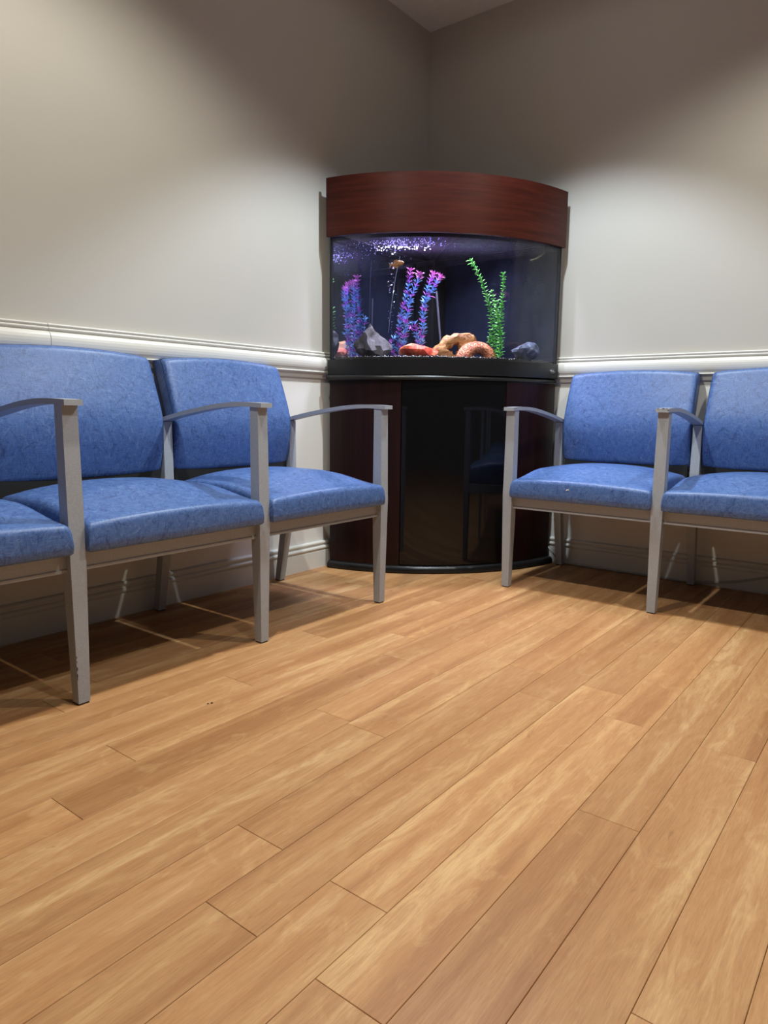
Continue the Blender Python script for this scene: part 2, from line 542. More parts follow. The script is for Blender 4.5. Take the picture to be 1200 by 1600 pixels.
def mould(name, prof, side, t0, t1):
    b = bmesh.new()
    if side == 'left':
        prism(b, prof, lambda p, t: Vector((p[0], t, p[1])), t0, t1)
    else:
        prism(b, prof, lambda p, t: Vector((t, -p[0], p[1])), t0, t1)
    o = struct(name, b, 'trim')
    return o
mould('trim_1', rail, 'left', -1.7858, 0.0)
mould('trim_2', rail, 'left', RY, -1.7874)
mould('trim_3', rail, 'right', 0.02, RX)
mould('baseboard_left', base, 'left', RY, 0.0)
mould('baseboard_right', base, 'right', 0.015, RX)

# ------------------------------------------------------------------ waiting-room seating rows
W = 0.5174
def seat_mesh():
    w, u0, u1, z0 = 0.4834, 0.135, 0.548, 0.331
    r = 0.015
    def spaced(n):
        e = [0, .004, .009, .015, .022, .032]
        return e
    L = u1 - u0
    def grid(total):
        e = [0, .0015, .005, .010, .016, .024]
        mid = [.024 + (total - .048) * i / 12 for i in range(1, 12)]
        return e + mid + [total - x for x in reversed(e)]
    gs, gt = grid(w), grid(L)
    def z(s, t):
        vn = abs(s / w * 2 - 1)
        fr = min(1.0, t / 0.22)                      # from the front edge backwards
        fr = fr * fr * (3 - 2 * fr)
        back = max(0, (t - 0.30) / (L - 0.30))
        h = 0.394 + 0.026 * fr - 0.012 * back ** 2 + (0.009 + 0.018 * fr) * (1 - vn ** 2.2)
        for d in (s, w - s, t, L - t):
            rr = r if d is not L - t else r
            if d < rr:
                h -= rr - math.sqrt(max(0, rr * rr - (rr - d) ** 2))
        return max(h, z0 + 0.012)
    b = bmesh.new()
    V = [[b.verts.new((s - w / 2, -(u1 - t), z(s, t))) for s in gs] for t in gt]
    for i in range(len(gt) - 1):
        for j in range(len(gs) - 1):
            b.faces.new((V[i][j], V[i][j + 1], V[i + 1][j + 1], V[i + 1][j]))
    loop = V[0][:] + [V[i][-1] for i in range(1, len(gt))] + V[-1][-2::-1] + [V[i][0] for i in range(len(gt) - 2, 0, -1)]
    prev = loop
    for k_, (zz, ins) in enumerate(((z0 + 0.020, -0.0012), (z0 + 0.004, 0.0), (z0, 0.004))):
        cur = []
        for v in loop:
            x, y = v.co.x, v.co.y
            cx, cy = 0, -(u0 + u1) / 2
            sx = (w / 2 - ins) / (w / 2); sy = (L / 2 - ins) / (L / 2)
            cur.append(b.verts.new((x * sx, cy + (y - cy) * sy, zz)))
        n = len(loop)
        for i in range(n):
            b.faces.new((prev[i], prev[(i + 1) % n], cur[(i + 1) % n], cur[i]))
        prev = cur
    b.faces.new(prev)
    return mesh_of(b, 'seat', True)

BK_H0, BK_H1, BK_W = 0.437, 0.776, 0.474
def back_front(t):
    """front profile: distance from the wall at height fraction t"""
    pts = [(0.0, 0.108), (0.12, 0.120), (0.30, 0.135), (0.44, 0.139), (0.56, 0.130), (0.75, 0.108), (1.0, 0.076)]
    for (a, x), (c, y) in zip(pts, pts[1:]):
        if t <= c:
            f = (t - a) / (c - a)
            return x + (y - x) * f
    return pts[-1][1]
def smooth_front(t):
    return sum(back_front(min(1, max(0, t + d))) for d in (-.05, -.025, 0, .025, .05)) / 5
def back_mesh():
    b = bmesh.new()
    e = [0, .003, .009, .018, .032, .05]
    g = e + [.05 + .90 * i / 12 for i in range(1, 12)] + [1 - x for x in reversed(e)]
    th, r = 0.058, 0.014
    F = []
    for t in g:
        row = []
        for s in g:
            a, c = s * 2 - 1, t * 2 - 1
            x = a * BK_W / 2 * (1 - .012 * abs(c) ** 12) * (1 + 0.010 * (1 - t) - .01 * t)
            tt = 0.5 + (c * (1 - .014 * abs(a) ** 12)) / 2
            z = BK_H0 + tt * (BK_H1 - BK_H0) + (0.012 * (1 - a * a) * max(0, c) if c > 0 else 0)
            u = smooth_front(tt) + 0.004 * (1 - a * a)
            for d in (s * BK_W, (1 - s) * BK_W, t * .34, (1 - t) * .34):
                if d < r:
                    u -= (r - math.sqrt(max(0, r * r - (r - d) ** 2))) * 0.8
            row.append(b.verts.new((x, -u, z)))
        F.append(row)
    n = len(g)
    for i in range(n - 1):
        for j in range(n - 1):
            b.faces.new((F[i][j], F[i][j + 1], F[i + 1][j + 1], F[i + 1][j]))
    loop = F[0][:] + [F[i][-1] for i in range(1, n)] + F[-1][-2::-1] + [F[i][0] for i in range(n - 2, 0, -1)]
    prev = loop
    for dep in (0.012, 0.046, 0.050):
        cur = []
        for v in loop:
            t = min(1, max(0, (v.co.z - BK_H0) / (BK_H1 - BK_H0)))
            k_ = 1.0 if dep < 0.05 else 0.985
            cur.append(b.verts.new((v.co.x * k_, v.co.y + dep, v.co.z if dep < .05 else v.co.z * .995 + .003)))
        m = len(loop)
        for i in range(m):
            b.faces.new((prev[i], prev[(i + 1) % m], cur[(i + 1) % m], cur[i]))
        prev = cur
    b.faces.new(prev)
    outline = [Vector((v.co.x * 1.002, v.co.y + 0.004, v.co.z)) for v in loop]
    return mesh_of(b, 'backrest', True), outline

def loft_rects(b, secs):
    """secs: (z, x0, x1, y0, y1)"""
    rings = [[b.verts.new((x, y, z)) for x, y in ((x0, y0), (x1, y0), (x1, y1), (x0, y1))] for z, x0, x1, y0, y1 in secs]
    for p, q in zip(rings, rings[1:]):
        for i in range(4):
            b.faces.new((p[i], p[(i + 1) % 4], q[(i + 1) % 4], q[i]))
    b.faces.new(rings[0][::-1]); b.faces.new(rings[-1])

def bevel_all(b, off):
    es = [e for e in b.edges if len(e.link_faces) == 2 and e.calc_face_angle(0) > 0.5]
    bmesh.ops.bevel(b, geom=es, offset=off, segments=2, affect='EDGES', profile=0.5)

def front_leg_mesh():
    b = bmesh.new()
    loft_rects(b, [(0.004, -.0130, .0130, -.5275, -.5025), (0.20, -.0158, .0158, -.5310, -.5000), (0.34, -.0178, .0178, -.5335, -.4985),
                   (0.40, -.0172, .0172, -.5325, -.4990), (0.635, -.0165, .0165, -.5300, -.5000)])
    bevel_all(b, 0.0022)
    return mesh_of(b, 'front_leg')
def rear_leg_mesh():
    b = bmesh.new()
    loft_rects(b, [(0.004, -.0125, .0125, -.058, -.033), (0.20, -.0145, .0145, -.096, -.066), (0.33, -.0155, .0155, -.115, -.083),
                   (0.42, -.0155, .0155, -.119, -.087), (0.590, -.0150, .0150, -.118, -.088)])
    bevel_all(b, 0.002)
    return mesh_of(b, 'rear_leg')
def glide_mesh(y0, y1):
    b = bmesh.new(); box(b, -.0115, .0115, y0, y1, 0.0, 0.006, 0.001)
    return mesh_of(b, 'glide')
def arm_mesh():
    b = bmesh.new()
    top = smooth_path([(0, -.546, .6455), (0, -.49, .6475), (0, -.43, .6475), (0, -.36, .6425), (0, -.28, .632), (0, -.19, .6175), (0, -.085, .597)], 5)
    rings = []
    for i, p in enumerate(top):
        f = i / (len(top) - 1)
        w = 0.0195 - 0.003 * f
        th = 0.0118
        rings.append([b.verts.new((x, p.y, z)) for x, z in ((-w, p.z - th), (w, p.z - th), (w, p.z), (-w, p.z))])
    for p, q in zip(rings, rings[1:]):
        for i in range(4):
            b.faces.new((p[i], p[(i + 1) % 4], q[(i + 1) % 4], q[i]))
    b.faces.new(rings[0][::-1]); b.faces.new(rings[-1])
    bevel_all(b, 0.0022)
    return mesh_of(b, 'armrest')
def front_apron_mesh():
    b = bmesh.new()
    poly = [(-.500, .331), (-.516, .331), (-.516, .2985), (-.5185, .2965), (-.5185, .290), (-.500, .290)]
    prism(b, poly, lambda p, t: Vector((t, p[0], p[1])), -W / 2 + .0165, W / 2 - .0165)
    return mesh_of(b, 'front_apron')
def rear_apron_mesh():
    b = bmesh.new(); box(b, -W / 2 + .0155, W / 2 - .0155, -.136, -.1125, .290, .331, .001)
    return mesh_of(b, 'rear_apron')
def side_apron_mesh():
    b = bmesh.new(); box(b, -.012, .012, -.499, -.116, .292, .329, .001)
    return mesh_of(b, 'side_apron')
def pan_mesh():
    b = bmesh.new(); box(b, -W / 2 + .03, W / 2 - .03, -.498, -.136, .318, .3305)
    return mesh_of(b, 'seat_pan')
def shell_mesh():
    b = bmesh.new(); box(b, -W / 2 + .026, W / 2 - .026, -.1115, -.0985, .300, .520, .001)
    return mesh_of(b, 'back_shell')
def bracket_mesh():
    b = bmesh.new(); box(b, -W / 2 + .0155, W / 2 - .0155, -.086, -.0805, .485, .515)
    return mesh_of(b, 'back_bracket')

SM = seat_mesh(); BM_, OUT = back_mesh()
b = bmesh.new(); tube(b, OUT[::1] + [OUT[0]], 0.0016, 5, False); PM = mesh_of(b, 'piping', True)
FL, RL, AR = front_leg_mesh(), rear_leg_mesh(), arm_mesh()
GF, GR = glide_mesh(-.5265, -.5035), glide_mesh(-.057, -.034)
FA, RA, SA, PA, BR, SH = front_apron_mesh(), rear_apron_mesh(), side_apron_mesh(), pan_mesh(), bracket_mesh(), shell_mesh()

def bench(loc, rotz, label, n=3):
    root = empty('waiting_bench', loc, rotz)
    tag(root, label, 'bench', 'blue waiting-room benches')
    seats = []
    for i in range(n):
        cx = (i + .5) * W
        s = link('seat', SM, root, 'vinyl'); s.location.x = cx; seats.append(s)
        q = link('backrest', BM_, root, 'vinyl'); q.location.x = cx
        pp = link('piping', PM, q, 'piping')
        for nm, me, mt in (('front_apron', FA, 'frame'), ('rear_apron', RA, 'frame'), ('seat_pan', PA, 'webbing'), ('back_bracket', BR, 'frame'), ('back_shell', SH, 'webbing')):
            o = link(nm, me, root, mt); o.location.x = cx
    legs = []
    for i in range(n + 1):
        x = i * W
        o = link('front_leg', FL, root, 'frame'); o.location.x = x; legs.append(o)
        link('glide', GF, o, 'glide')
        o2 = link('rear_leg', RL, root, 'frame'); o2.location.x = x
        link('glide', GR, o2, 'glide')
        a = link('armrest', AR, root, 'frame'); a.location.x = x
        d = link('side_apron', SA, root, 'frame'); d.location.x = x
    return root, seats, legs

LB, lseats, llegs = bench((0, -0.98 - 3 * W, 0), math.pi / 2, 'grey-framed blue vinyl bench along the left wall, left of the aquarium')
RB, rseats, rlegs = bench((0.7398, 0, 0), 0.0, 'grey-framed blue vinyl bench along the right wall, seat edge torn')

# torn spot in the front edge of the right bench's first seat
b = bmesh.new()
trng = random.Random(5)
for (cx, cz, rx, rz) in ((0, 0, .0040, .0022), (.0052, .0008, .0022, .0016), (-.0030, -.0022, .0018, .0014)):
    c0 = b.verts.new((cx, -.0012, cz))
    ring = [b.verts.new((cx + rx * trng.uniform(.7, 1.2) * math.cos(i * .785), 0, cz + rz * trng.uniform(.7, 1.2) * math.sin(i * .785))) for i in range(8)]
    for i in range(8):
        b.faces.new((ring[i], ring[(i + 1) % 8], c0))
o = link('tear', mesh_of(b, 'tear'), rseats[0], 'tear'); o.location = (-.030, -.5487, .374)
o['label'] = 'white torn spot in the vinyl'
# chipped paint on the near front leg of the left bench
b = bmesh.new()
for z, s, yy in ((.108, .0042, -.5296), (.098, .0028, -.5294), (.083, .0050, -.5292), (.066, .0060, -.5290), (.060, .0030, -.5288)):
    ring = [b.verts.new((-.0132 + s * .28 * math.cos(i) * trng.uniform(.6, 1.2), yy - .0002, z + s * math.sin(i) * trng.uniform(.7, 1.2))) for i in (0, 1, 2, 3, 4, 5)]
    b.faces.new(ring)
o = link('paint_chip', mesh_of(b, 'paint_chip'), llegs[1], 'chip')
o['label'] = 'dark chips in the grey paint'
# scuffed front tip of the right bench's shared armrest
b = bmesh.new()
for x, y, z, s in ((-.012, -.5465, .6447, .003), (.004, -.5465, .6450, .004), (.013, -.5465, .6445, .003), (.0175, -.5465, .640, .003)):
    ring = [b.verts.new((x + s * 1.3 * math.cos(i) * trng.uniform(.6, 1.2), y, z + s * .35 * math.sin(i) * trng.uniform(.7, 1.2))) for i in (0, 1, 2, 3, 4, 5)]
    b.faces.new(ring)
o = link('paint_chip', mesh_of(b, 'paint_chip'), rlegs[1], 'chip')
o['label'] = 'dark scuffs on the armrest tip'

# ------------------------------------------------------------------ corner aquarium
def arcpts(A, B, apex, n=48, f0=0.0, f1=1.0, off=0.0):
    A, B = Vector(A), Vector(B)
    Mi = (A + B) / 2
    v = (B - A).normalized()
    u = Vector((-v.y, v.x))
    if u.dot(Vector((1, -1))) < 0:
        u = -u
    s = (Vector((apex, -apex)) - Mi).dot(u)
    c = (B - A).length / 2
    Rr = (s * s + c * c) / (2 * s)
    cen = Mi + u * (s - Rr)
    th = math.asin(min(1, c / Rr))
    out = []
    for i in range(n + 1):
        t = -th + 2 * th * (f0 + (f1 - f0) * i / n)
        out.append(cen + (Rr + off) * (math.cos(t) * u + math.sin(t) * v))
    return out

def curved_panel(b, A, B, apex, z0, z1, thick, f0=0, f1=1, off=0.0, n=40):
    po = arcpts(A, B, apex, n, f0, f1, off)
    pi_ = arcpts(A, B, apex, n, f0, f1, off - thick)
    ring = []
    for p, q in zip(po, pi_):
        ring.append([b.verts.new((p.x, p.y, z0)), b.verts.new((p.x, p.y, z1)), b.verts.new((q.x, q.y, z1)), b.verts.new((q.x, q.y, z0))])
    for r0, r1 in zip(ring, ring[1:]):
        for i in range(4):
            b.faces.new((r0[i], r0[(i + 1) % 4], r1[(i + 1) % 4], r1[i]))
    b.faces.new(ring[0]); b.faces.new(ring[-1][::-1])

def quarter_slab(b, A, B, apex, z0, z1, g, round_=0.0, off=0.0, n=40):
    """solid slab: curved front plus the two wall sides"""
    levels = [(z0, off), (z1, off)] if not round_ else \
        [(z0, off - round_ * .4), (z0 + (z1 - z0) * .15, off), (z0 + (z1 - z0) * .55, off), (z0 + (z1 - z0) * .8, off - round_ * .3), (z0 + (z1 - z0) * .95, off - round_ * .75), (z1, off - round_ * 1.2)]
    rings = []
    for z, of in levels:
        pts = arcpts(A, B, apex, n, 0, 1, of)
        pts = [Vector((max(p.x, g), min(p.y, -g))) for p in pts] + [Vector((g, -g))]
        rings.append([b.verts.new((p.x, p.y, z)) for p in pts])
    m = len(rings[0])
    for r0, r1 in zip(rings, rings[1:]):
        for i in range(m):
            b.faces.new((r0[i], r0[(i + 1) % m], r1[(i + 1) % m], r1[i]))
    b.faces.new(rings[0][::-1]); b.faces.new(rings[-1])

def auto_smooth(me, ang=0.6):
    for p in me.polygons:
        p.use_smooth = True
    bm2 = bmesh.new(); bm2.from_mesh(me)
    for e in bm2.edges:
        if len(e.link_faces) == 2 and e.calc_face_angle(0) > ang:
            e.smooth = False
    bm2.to_mesh(me); bm2.free()
    return me

def part(name, b, mat, parent, ang=0.6):
    return link(name, auto_smooth(mesh_of(b, name), ang), parent, mat)

G = 0.04
# stand
st = empty('aquarium_stand', (0.3, -0.3, 0))
def local(o, root):
    o.matrix_parent_inverse = Matrix.Translation(-root.location)
tag(st, 'dark mahogany corner cabinet with glossy black curved door beneath the aquarium', 'cabinet')
SA_, SB_, SAP = (G, -.699), (.680, -G), .474
b = bmesh.new(); quarter_slab(b, (G, -.716), (.703, -G), .4835, 0.0, 0.030, G, 0.012); local(part('base', b, 'black', st), st)
b = bmesh.new(); curved_panel(b, SA_, SB_, SAP, 0.028, 0.745, 0.018, 0.0, 0.297); local(part('side_panel', b, 'stand', st), st)
b = bmesh.new(); curved_panel(b, SA_, SB_, SAP, 0.028, 0.745, 0.018, 0.722, 1.0); local(part('side_panel', b, 'stand', st), st)
b = bmesh.new(); curved_panel(b, SA_, SB_, SAP, 0.034, 0.742, 0.016, 0.300, 0.719, 0.0005); local(part('door', b, 'black_gloss', st), st)
b = bmesh.new(); box(b, G, G + .016, -.684, -G, .028, .745); local(part('back_panel', b, 'stand', st), st)
b = bmesh.new(); box(b, G + .016, .666, -G - .016, -G, .028, .745); local(part('back_panel', b, 'stand', st), st)
b = bmesh.new(); quarter_slab(b, (G, -.720), (.684, -G), .4790, 0.743, 0.764, G, 0.010); local(part('top_lip', b, 'black', st), st)

# tank
tk = empty('fish_tank', (0.3, -0.3, 0.764))
tag(tk, 'bow-front corner aquarium glass tank with black bottom frame', 'aquarium')
TA, TB, TAP = (G, -.711), (.689, -G), .478
Z0T, Z1T = 0.764, 1.290
b = bmesh.new(); curved_panel(b, TA, TB, TAP, Z0T, 0.821, 0.012); frm = part('bottom_frame', b, 'black', tk); local(frm, tk)
b = bmesh.new(); quarter_slab(b, TA, TB, TAP, Z0T, Z0T + .008, G + .001, 0, -.012); local(part('bottom_pane', b, 'black_matte', tk), tk)
b = bmesh.new(); curved_panel(b, (G + .006, -.700), (.683, -G - .006), .4735, 0.790, Z1T, 0.007); local(part('front_pane', b, 'glass', tk), tk)
b = bmesh.new(); box(b, G, G + .005, -.700, -G, Z0T + .008, Z1T); local(part('back_pane', b, 'pane', tk), tk)
b = bmesh.new(); box(b, G + .005, .682, -G - .005, -G, Z0T + .008, Z1T); local(part('back_pane', b, 'pane', tk), tk)
b = bmesh.new(); box(b, G + .0052, G + .011, -.703, -.692, .822, Z1T); local(part('silicone_seam', b, 'black_matte', tk), tk)
b = bmesh.new(); box(b, .674, .684, -G - .011, -G - .0052, .822, Z1T); local(part('silicone_seam', b, 'black_matte', tk), tk)
WZ = 1.262
b = bmesh.new()
pts = arcpts((G + .012, -.686), (.670, -G - .012), .466, 30)
vs_ = [b.verts.new((p.x, p.y, WZ)) for p in pts] + [b.verts.new((G + .006, -G - .006, WZ))]
b.faces.new(vs_)
local(part('water_surface', b, 'water', tk), tk)
# oval emblem printed on the bottom frame
fr_pts = arcpts(TA, TB, TAP, 400, 0, 1, 0.0004)
emb = min(range(401), key=lambda i: abs((Vector((fr_pts[i].x, fr_pts[i].y, .793)) - CAM).dot(rgt) / (Vector((fr_pts[i].x, fr_pts[i].y, .793)) - CAM).dot(fwd) * FPX + 600 - 863))
ec = Vector((fr_pts[emb].x, fr_pts[emb].y, 0.793))
et = (Vector((fr_pts[min(400, emb + 1)].x, fr_pts[min(400, emb + 1)].y, 0)) - Vector((fr_pts[emb - 1].x, fr_pts[emb - 1].y, 0))).normalized()
b = bmesh.new()
def estroke(points, w=0.0009):
    tube(b, [ec + et * x + Vector((0, 0, z)) for x, z in points], w, 4)
RXE, RZE = .0175, .0075
estroke([(RXE * math.cos(a * math.pi / 14), RZE * math.sin(a * math.pi / 14)) for a in range(29)], .0007)
estroke([(-.015, .001), (-.011, .003), (-.009, -.001), (-.006, .003), (-.004, -.002), (0, .001), (.003, -.002), (.006, .002), (.010, -.003), (.014, -.001)], .0011)
estroke([(-.012, -.003), (.012, -.0045)], .0007)
o = part('emblem', b, 'silver', tk); local(o, tk); o['label'] = 'small silver oval maker emblem'

# hood
hd = empty('aquarium_hood', (0.3, -0.3, 1.272))
tag(hd, 'curved mahogany hood with horizontal grain on top of the aquarium', 'hood')
HA, HB, HAP = (G, -.719), (.697, -G), .4825
HZ0, HZ1 = 1.273, 1.482
b = bmesh.new(); curved_panel(b, HA, HB, HAP, HZ0, HZ1, 0.014, n=56); local(part('front_panel', b, 'hood', hd), hd)
b = bmesh.new(); quarter_slab(b, HA, HB, HAP, HZ1 - .022, HZ1 - .010, G + .001, 0, -.0145); local(part('top_panel', b, 'black_matte', hd), hd)
b = bmesh.new(); box(b, G, G + .012, -.703, -G, Z1T, HZ1 - .023); local(part('back_panel', b, 'black_matte', hd), hd)
b = bmesh.new(); box(b, G + .012, .681, -G - .012, -G, Z1T, HZ1 - .023); local(part('back_panel', b, 'black_matte', hd), hd)
lamp_o = empty('light_fixture', (0.335, -0.385, 1.435), math.radians(38))
lamp_o.parent = hd; local(lamp_o, hd)
b = bmesh.new(); box(b, -.24, .24, -.032, .032, 0, .0245, .003); part('housing', b, 'black', lamp_o)
b = bmesh.new(); box(b, -.23, .23, -.022, .022, -.0013, -.0002); part('led_strip', b, 'led', lamp_o)
al = bpy.data.lights.new('aquarium_light', 'AREA')
al.shape = 'RECTANGLE'; al.size = 0.44; al.size_y = 0.04
al.energy = 10.0; al.color = (0.80, 0.78, 1.0); al.spread = math.radians(105)
ao = bpy.data.objects.new('aquarium_light', al); C.objects.link(ao)
ao.location = (.335, -.385, 1.431); ao.rotation_euler = (0, 0, math.radians(38))

# ------------------------------------------------------------------ inside the tank
GZ = 0.8345
# gravel bed
b = bmesh.new()
quarter_slab(b, (G + .012, -.688), (.671, -G - .012), .466, Z0T + .009, GZ - .004, G + .007)
gravel = part('gravel_bed', b, 'gravel', None)
tag(gravel, 'black gravel bed on the floor of the aquarium', 'gravel', kind='stuff')
def inside(x, y, m=0.0):
    ps = arcpts((G + .018, -.676), (.660, -G - .018), .459, 24)
    # in front of the chord the circle bounds it
    A, B = ps[0], ps[-1]
    cenx = None
    r2 = max((p.length) for p in ps)
    return x > G + .012 + m and y < -G - .012 - m and math.hypot(x - .02, y + .02) < .632 - m
b = bmesh.new()
grng = random.Random(11)
octa = [(1, 0, 0), (-1, 0, 0), (0, 1, 0), (0, -1, 0), (0, 0, 1), (0, 0, -1)]
of = [(0, 2, 4), (2, 1, 4), (1, 3, 4), (3, 0, 4), (2, 0, 5), (1, 2, 5), (3, 1, 5), (0, 3, 5)]
def pebble(b, c, r):
    vs = [b.verts.new(Vector(c) + Vector(d) * r * grng.uniform(.7, 1.25)) for d in octa]
    fs = []
    for f in of:
        fs.append(b.faces.new([vs[i] for i in f]))
    return fs
cnt = 0
pale = []
while cnt < 2600:
    x, y = grng.uniform(G, .68), grng.uniform(-.68, -G)
    if not inside(x, y):
        continue
    if math.hypot(x, y) < .40 and grng.random() < .6:
        continue
    fs = pebble(b, (x, y, GZ - .003 + grng.uniform(-.001, .003)), grng.uniform(.0022, .0045))
    if grng.random() < .07:
        for f in fs: f.material_index = 1
    cnt += 1
me = mesh_of(b, 'gravel_pebbles'); me.materials.append(M['gravel']); me.materials.append(M['pale_gravel'])
o = link('gravel_pebbles', me, gravel); o['kind'] = 'stuff'

def rock(name, mat, center, size, seed, label, tilt=0.0, rotz=0.0, facet=0.35, sub=3, peak=0.0):
    b = bmesh.new()
    bmesh.ops.create_icosphere(b, subdivisions=sub, radius=1.0)
    rr = random.Random(seed)
    planes = [(Vector((rr.gauss(0, 1), rr.gauss(0, 1), rr.gauss(0, .8))).normalized(), rr.uniform(.58, .85)) for _ in range(9)]
    for v in b.verts:
        d = v.co.normalized()
        r = 1.0
        for nrm, h in planes:
            c = d.dot(nrm)
            if c > 0.01:
                r = min(r, h / c)
        r *= 1 + 0.12 * noise.noise(d * 2.3 + Vector((seed, 0, 0))) + 0.05 * noise.noise(d * 6 + Vector((0, seed, 0)))
        v.co = d * r
    for v in b.verts:
        v.co = Vector((v.co.x * size[0], v.co.y * size[1], v.co.z * size[2]))
    if peak:
        for v in b.verts:
            h = (v.co.z / size[2] + 1) / 2
            f = max(.16, 1.30 - 1.08 * max(0, h) * peak)
            v.co.x = v.co.x * f - .012 * h
            v.co.y *= f
            v.co += Vector((noise.noise(v.co * 40), noise.noise(v.co * 40 + Vector((5, 0, 0))), noise.noise(v.co * 30))) * .008
    bmesh.ops.rotate(b, verts=b.verts, cent=(0, 0, 0), matrix=Matrix.Rotation(tilt, 3, 'Y'))
    bmesh.ops.rotate(b, verts=b.verts, cent=(0, 0, 0), matrix=Matrix.Rotation(rotz, 3, 'Z'))
    lo_ = min(v.co.z for v in b.verts)
    for v in b.verts:
        v.co.z -= lo_
    me = mesh_of(b, name)
    o = link(name, auto_smooth(me, 0.45), None, mat)
    o.location = (center[0], center[1], GZ - .010)
    tag(o, label, 'rock', 'rocks in the aquarium')
    return o

VX = Vector((rgt.x, rgt.y, 0)).normalized()         # across the view
VD = Vector((fwd.x, fwd.y, 0)).normalized()         # away from the viewer
YR = math.atan2(VX.y, VX.x)
def spot_at(px, x=None, y=None, z=None):
    """floor-of-tank position on the line of sight of column px at wall distance x or y"""
    p = ray_at(px, 560, 0 if x is not None else 1, x if x is not None else y)
    return (p.x, p.y)
g1 = spot_at(583, x=.155)
rock('grey_rock', 'rock_grey', g1, (.088, .050, .070), 14, 'tall pointed grey rock standing left in the aquarium', 0.0, YR, peak=1.0)
g2 = spot_at(655, x=.262)
rock('red_rock', 'rock_red', g2, (.080, .05, .040), 8, 'red rock with pale left end lying on the aquarium gravel', 0.05, YR)
g4 = spot_at(818, y=-.20)
rock('slate_rock', 'rock_blue', g4, (.062, .045, .040), 21, 'bluish dark grey rock right of the green plant', -.08, YR)

# banded rock with a hole: a swept ring of uneven section, lying tilted against its neighbours
def holed_rock():
    b = bmesh.new()
    n, m = 36, 14
    rings = []
    for i in range(n):
        a = 2 * math.pi * i / n
        R0 = .047 + .010 * math.cos(a - .6) + .004 * math.sin(3 * a)
        tr = .037 + .005 * math.cos(2 * a + .5) + .004 * math.sin(5 * a)
        ring = []
        for j in range(m):
            q = 2 * math.pi * j / m
            cq, sq = math.cos(q), math.sin(q)
            sup = (abs(cq) ** 4 + abs(sq) ** 4) ** -.25
            rad = R0 + tr * cq * sup * .8
            dep = .034 * sq * sup
            p = Vector((rad * math.cos(a) * 1.12, dep, rad * math.sin(a) * .80))
            p += p.normalized() * (.010 * noise.noise(p * 32) + .004 * noise.noise(p * 90))
            ring.append(b.verts.new(p))
        rings.append(ring)
    for i in range(n):
        r0, r1 = rings[i], rings[(i + 1) % n]
        for j in range(m):
            b.faces.new((r0[j], r0[(j + 1) % m], r1[(j + 1) % m], r1[j]))
    bmesh.ops.rotate(b, verts=b.verts, cent=(0, 0, 0), matrix=Matrix.Rotation(-.42, 3, 'Y'))
    bmesh.ops.rotate(b, verts=b.verts, cent=(0, 0, 0), matrix=Matrix.Rotation(YR, 3, 'Z'))
    return mesh_of(b, 'holed_rock')
hx = spot_at(707, x=.345)
o = link('holed_rock', auto_smooth(holed_rock(), .5), None, 'rock_tan')
o.location = (hx[0], hx[1], GZ + .036)
tag(o, 'tan banded rock with a dark hole beside the coral arch', 'rock', 'rocks in the aquarium')

# brain-coral arch ornament
def arch():
    b = bmesh.new()
    n, m = 32, 16
    rings = []
    for i in range(n + 1):
        a = math.pi * (-0.04 + 1.08 * i / n)
        r = .0275 * (1 - .10 * math.cos(a))
        ring = []
        for j in range(m):
            q = 2 * math.pi * j / m
            rad = .0515 + r * math.cos(q)
            ring.append(b.verts.new((rad * math.cos(a) * 1.06, r * 1.25 * math.sin(q), rad * math.sin(a) * .92)))
        rings.append(ring)
    for r0, r1 in zip(rings, rings[1:]):
        for j in range(m):
            b.faces.new((r0[j], r0[(j + 1) % m], r1[(j + 1) % m], r1[j]))
    b.faces.new(rings[0][::-1]); b.faces.new(rings[-1])
    bmesh.ops.rotate(b, verts=b.verts, cent=(0, 0, 0), matrix=Matrix.Rotation(YR + .15, 3, 'Z'))
    return mesh_of(b, 'coral_arch', True)
ax = spot_at(745, x=.435)
o = link('coral_arch', arch(), None, 'coral')
o.location = (ax[0], ax[1], GZ + .001)
tag(o, 'orange brain-coral arch ornament on the aquarium gravel', 'ornament')

# silk plants
def leaf(b, base, d, up, L, w):
    side = d.cross(up).normalized()
    p1 = base + d * L * .45 + up * L * .10
    p2 = base + d * L + up * L * .02
    v = [b.verts.new(base), b.verts.new(p1 + side * w), b.verts.new(p2), b.verts.new(p1 - side * w), b.verts.new(p1 + up * w * .6)]
    return [b.faces.new((v[0], v[1], v[4])), b.faces.new((v[1], v[2], v[4])), b.faces.new((v[2], v[3], v[4])), b.faces.new((v[3], v[0], v[4]))]

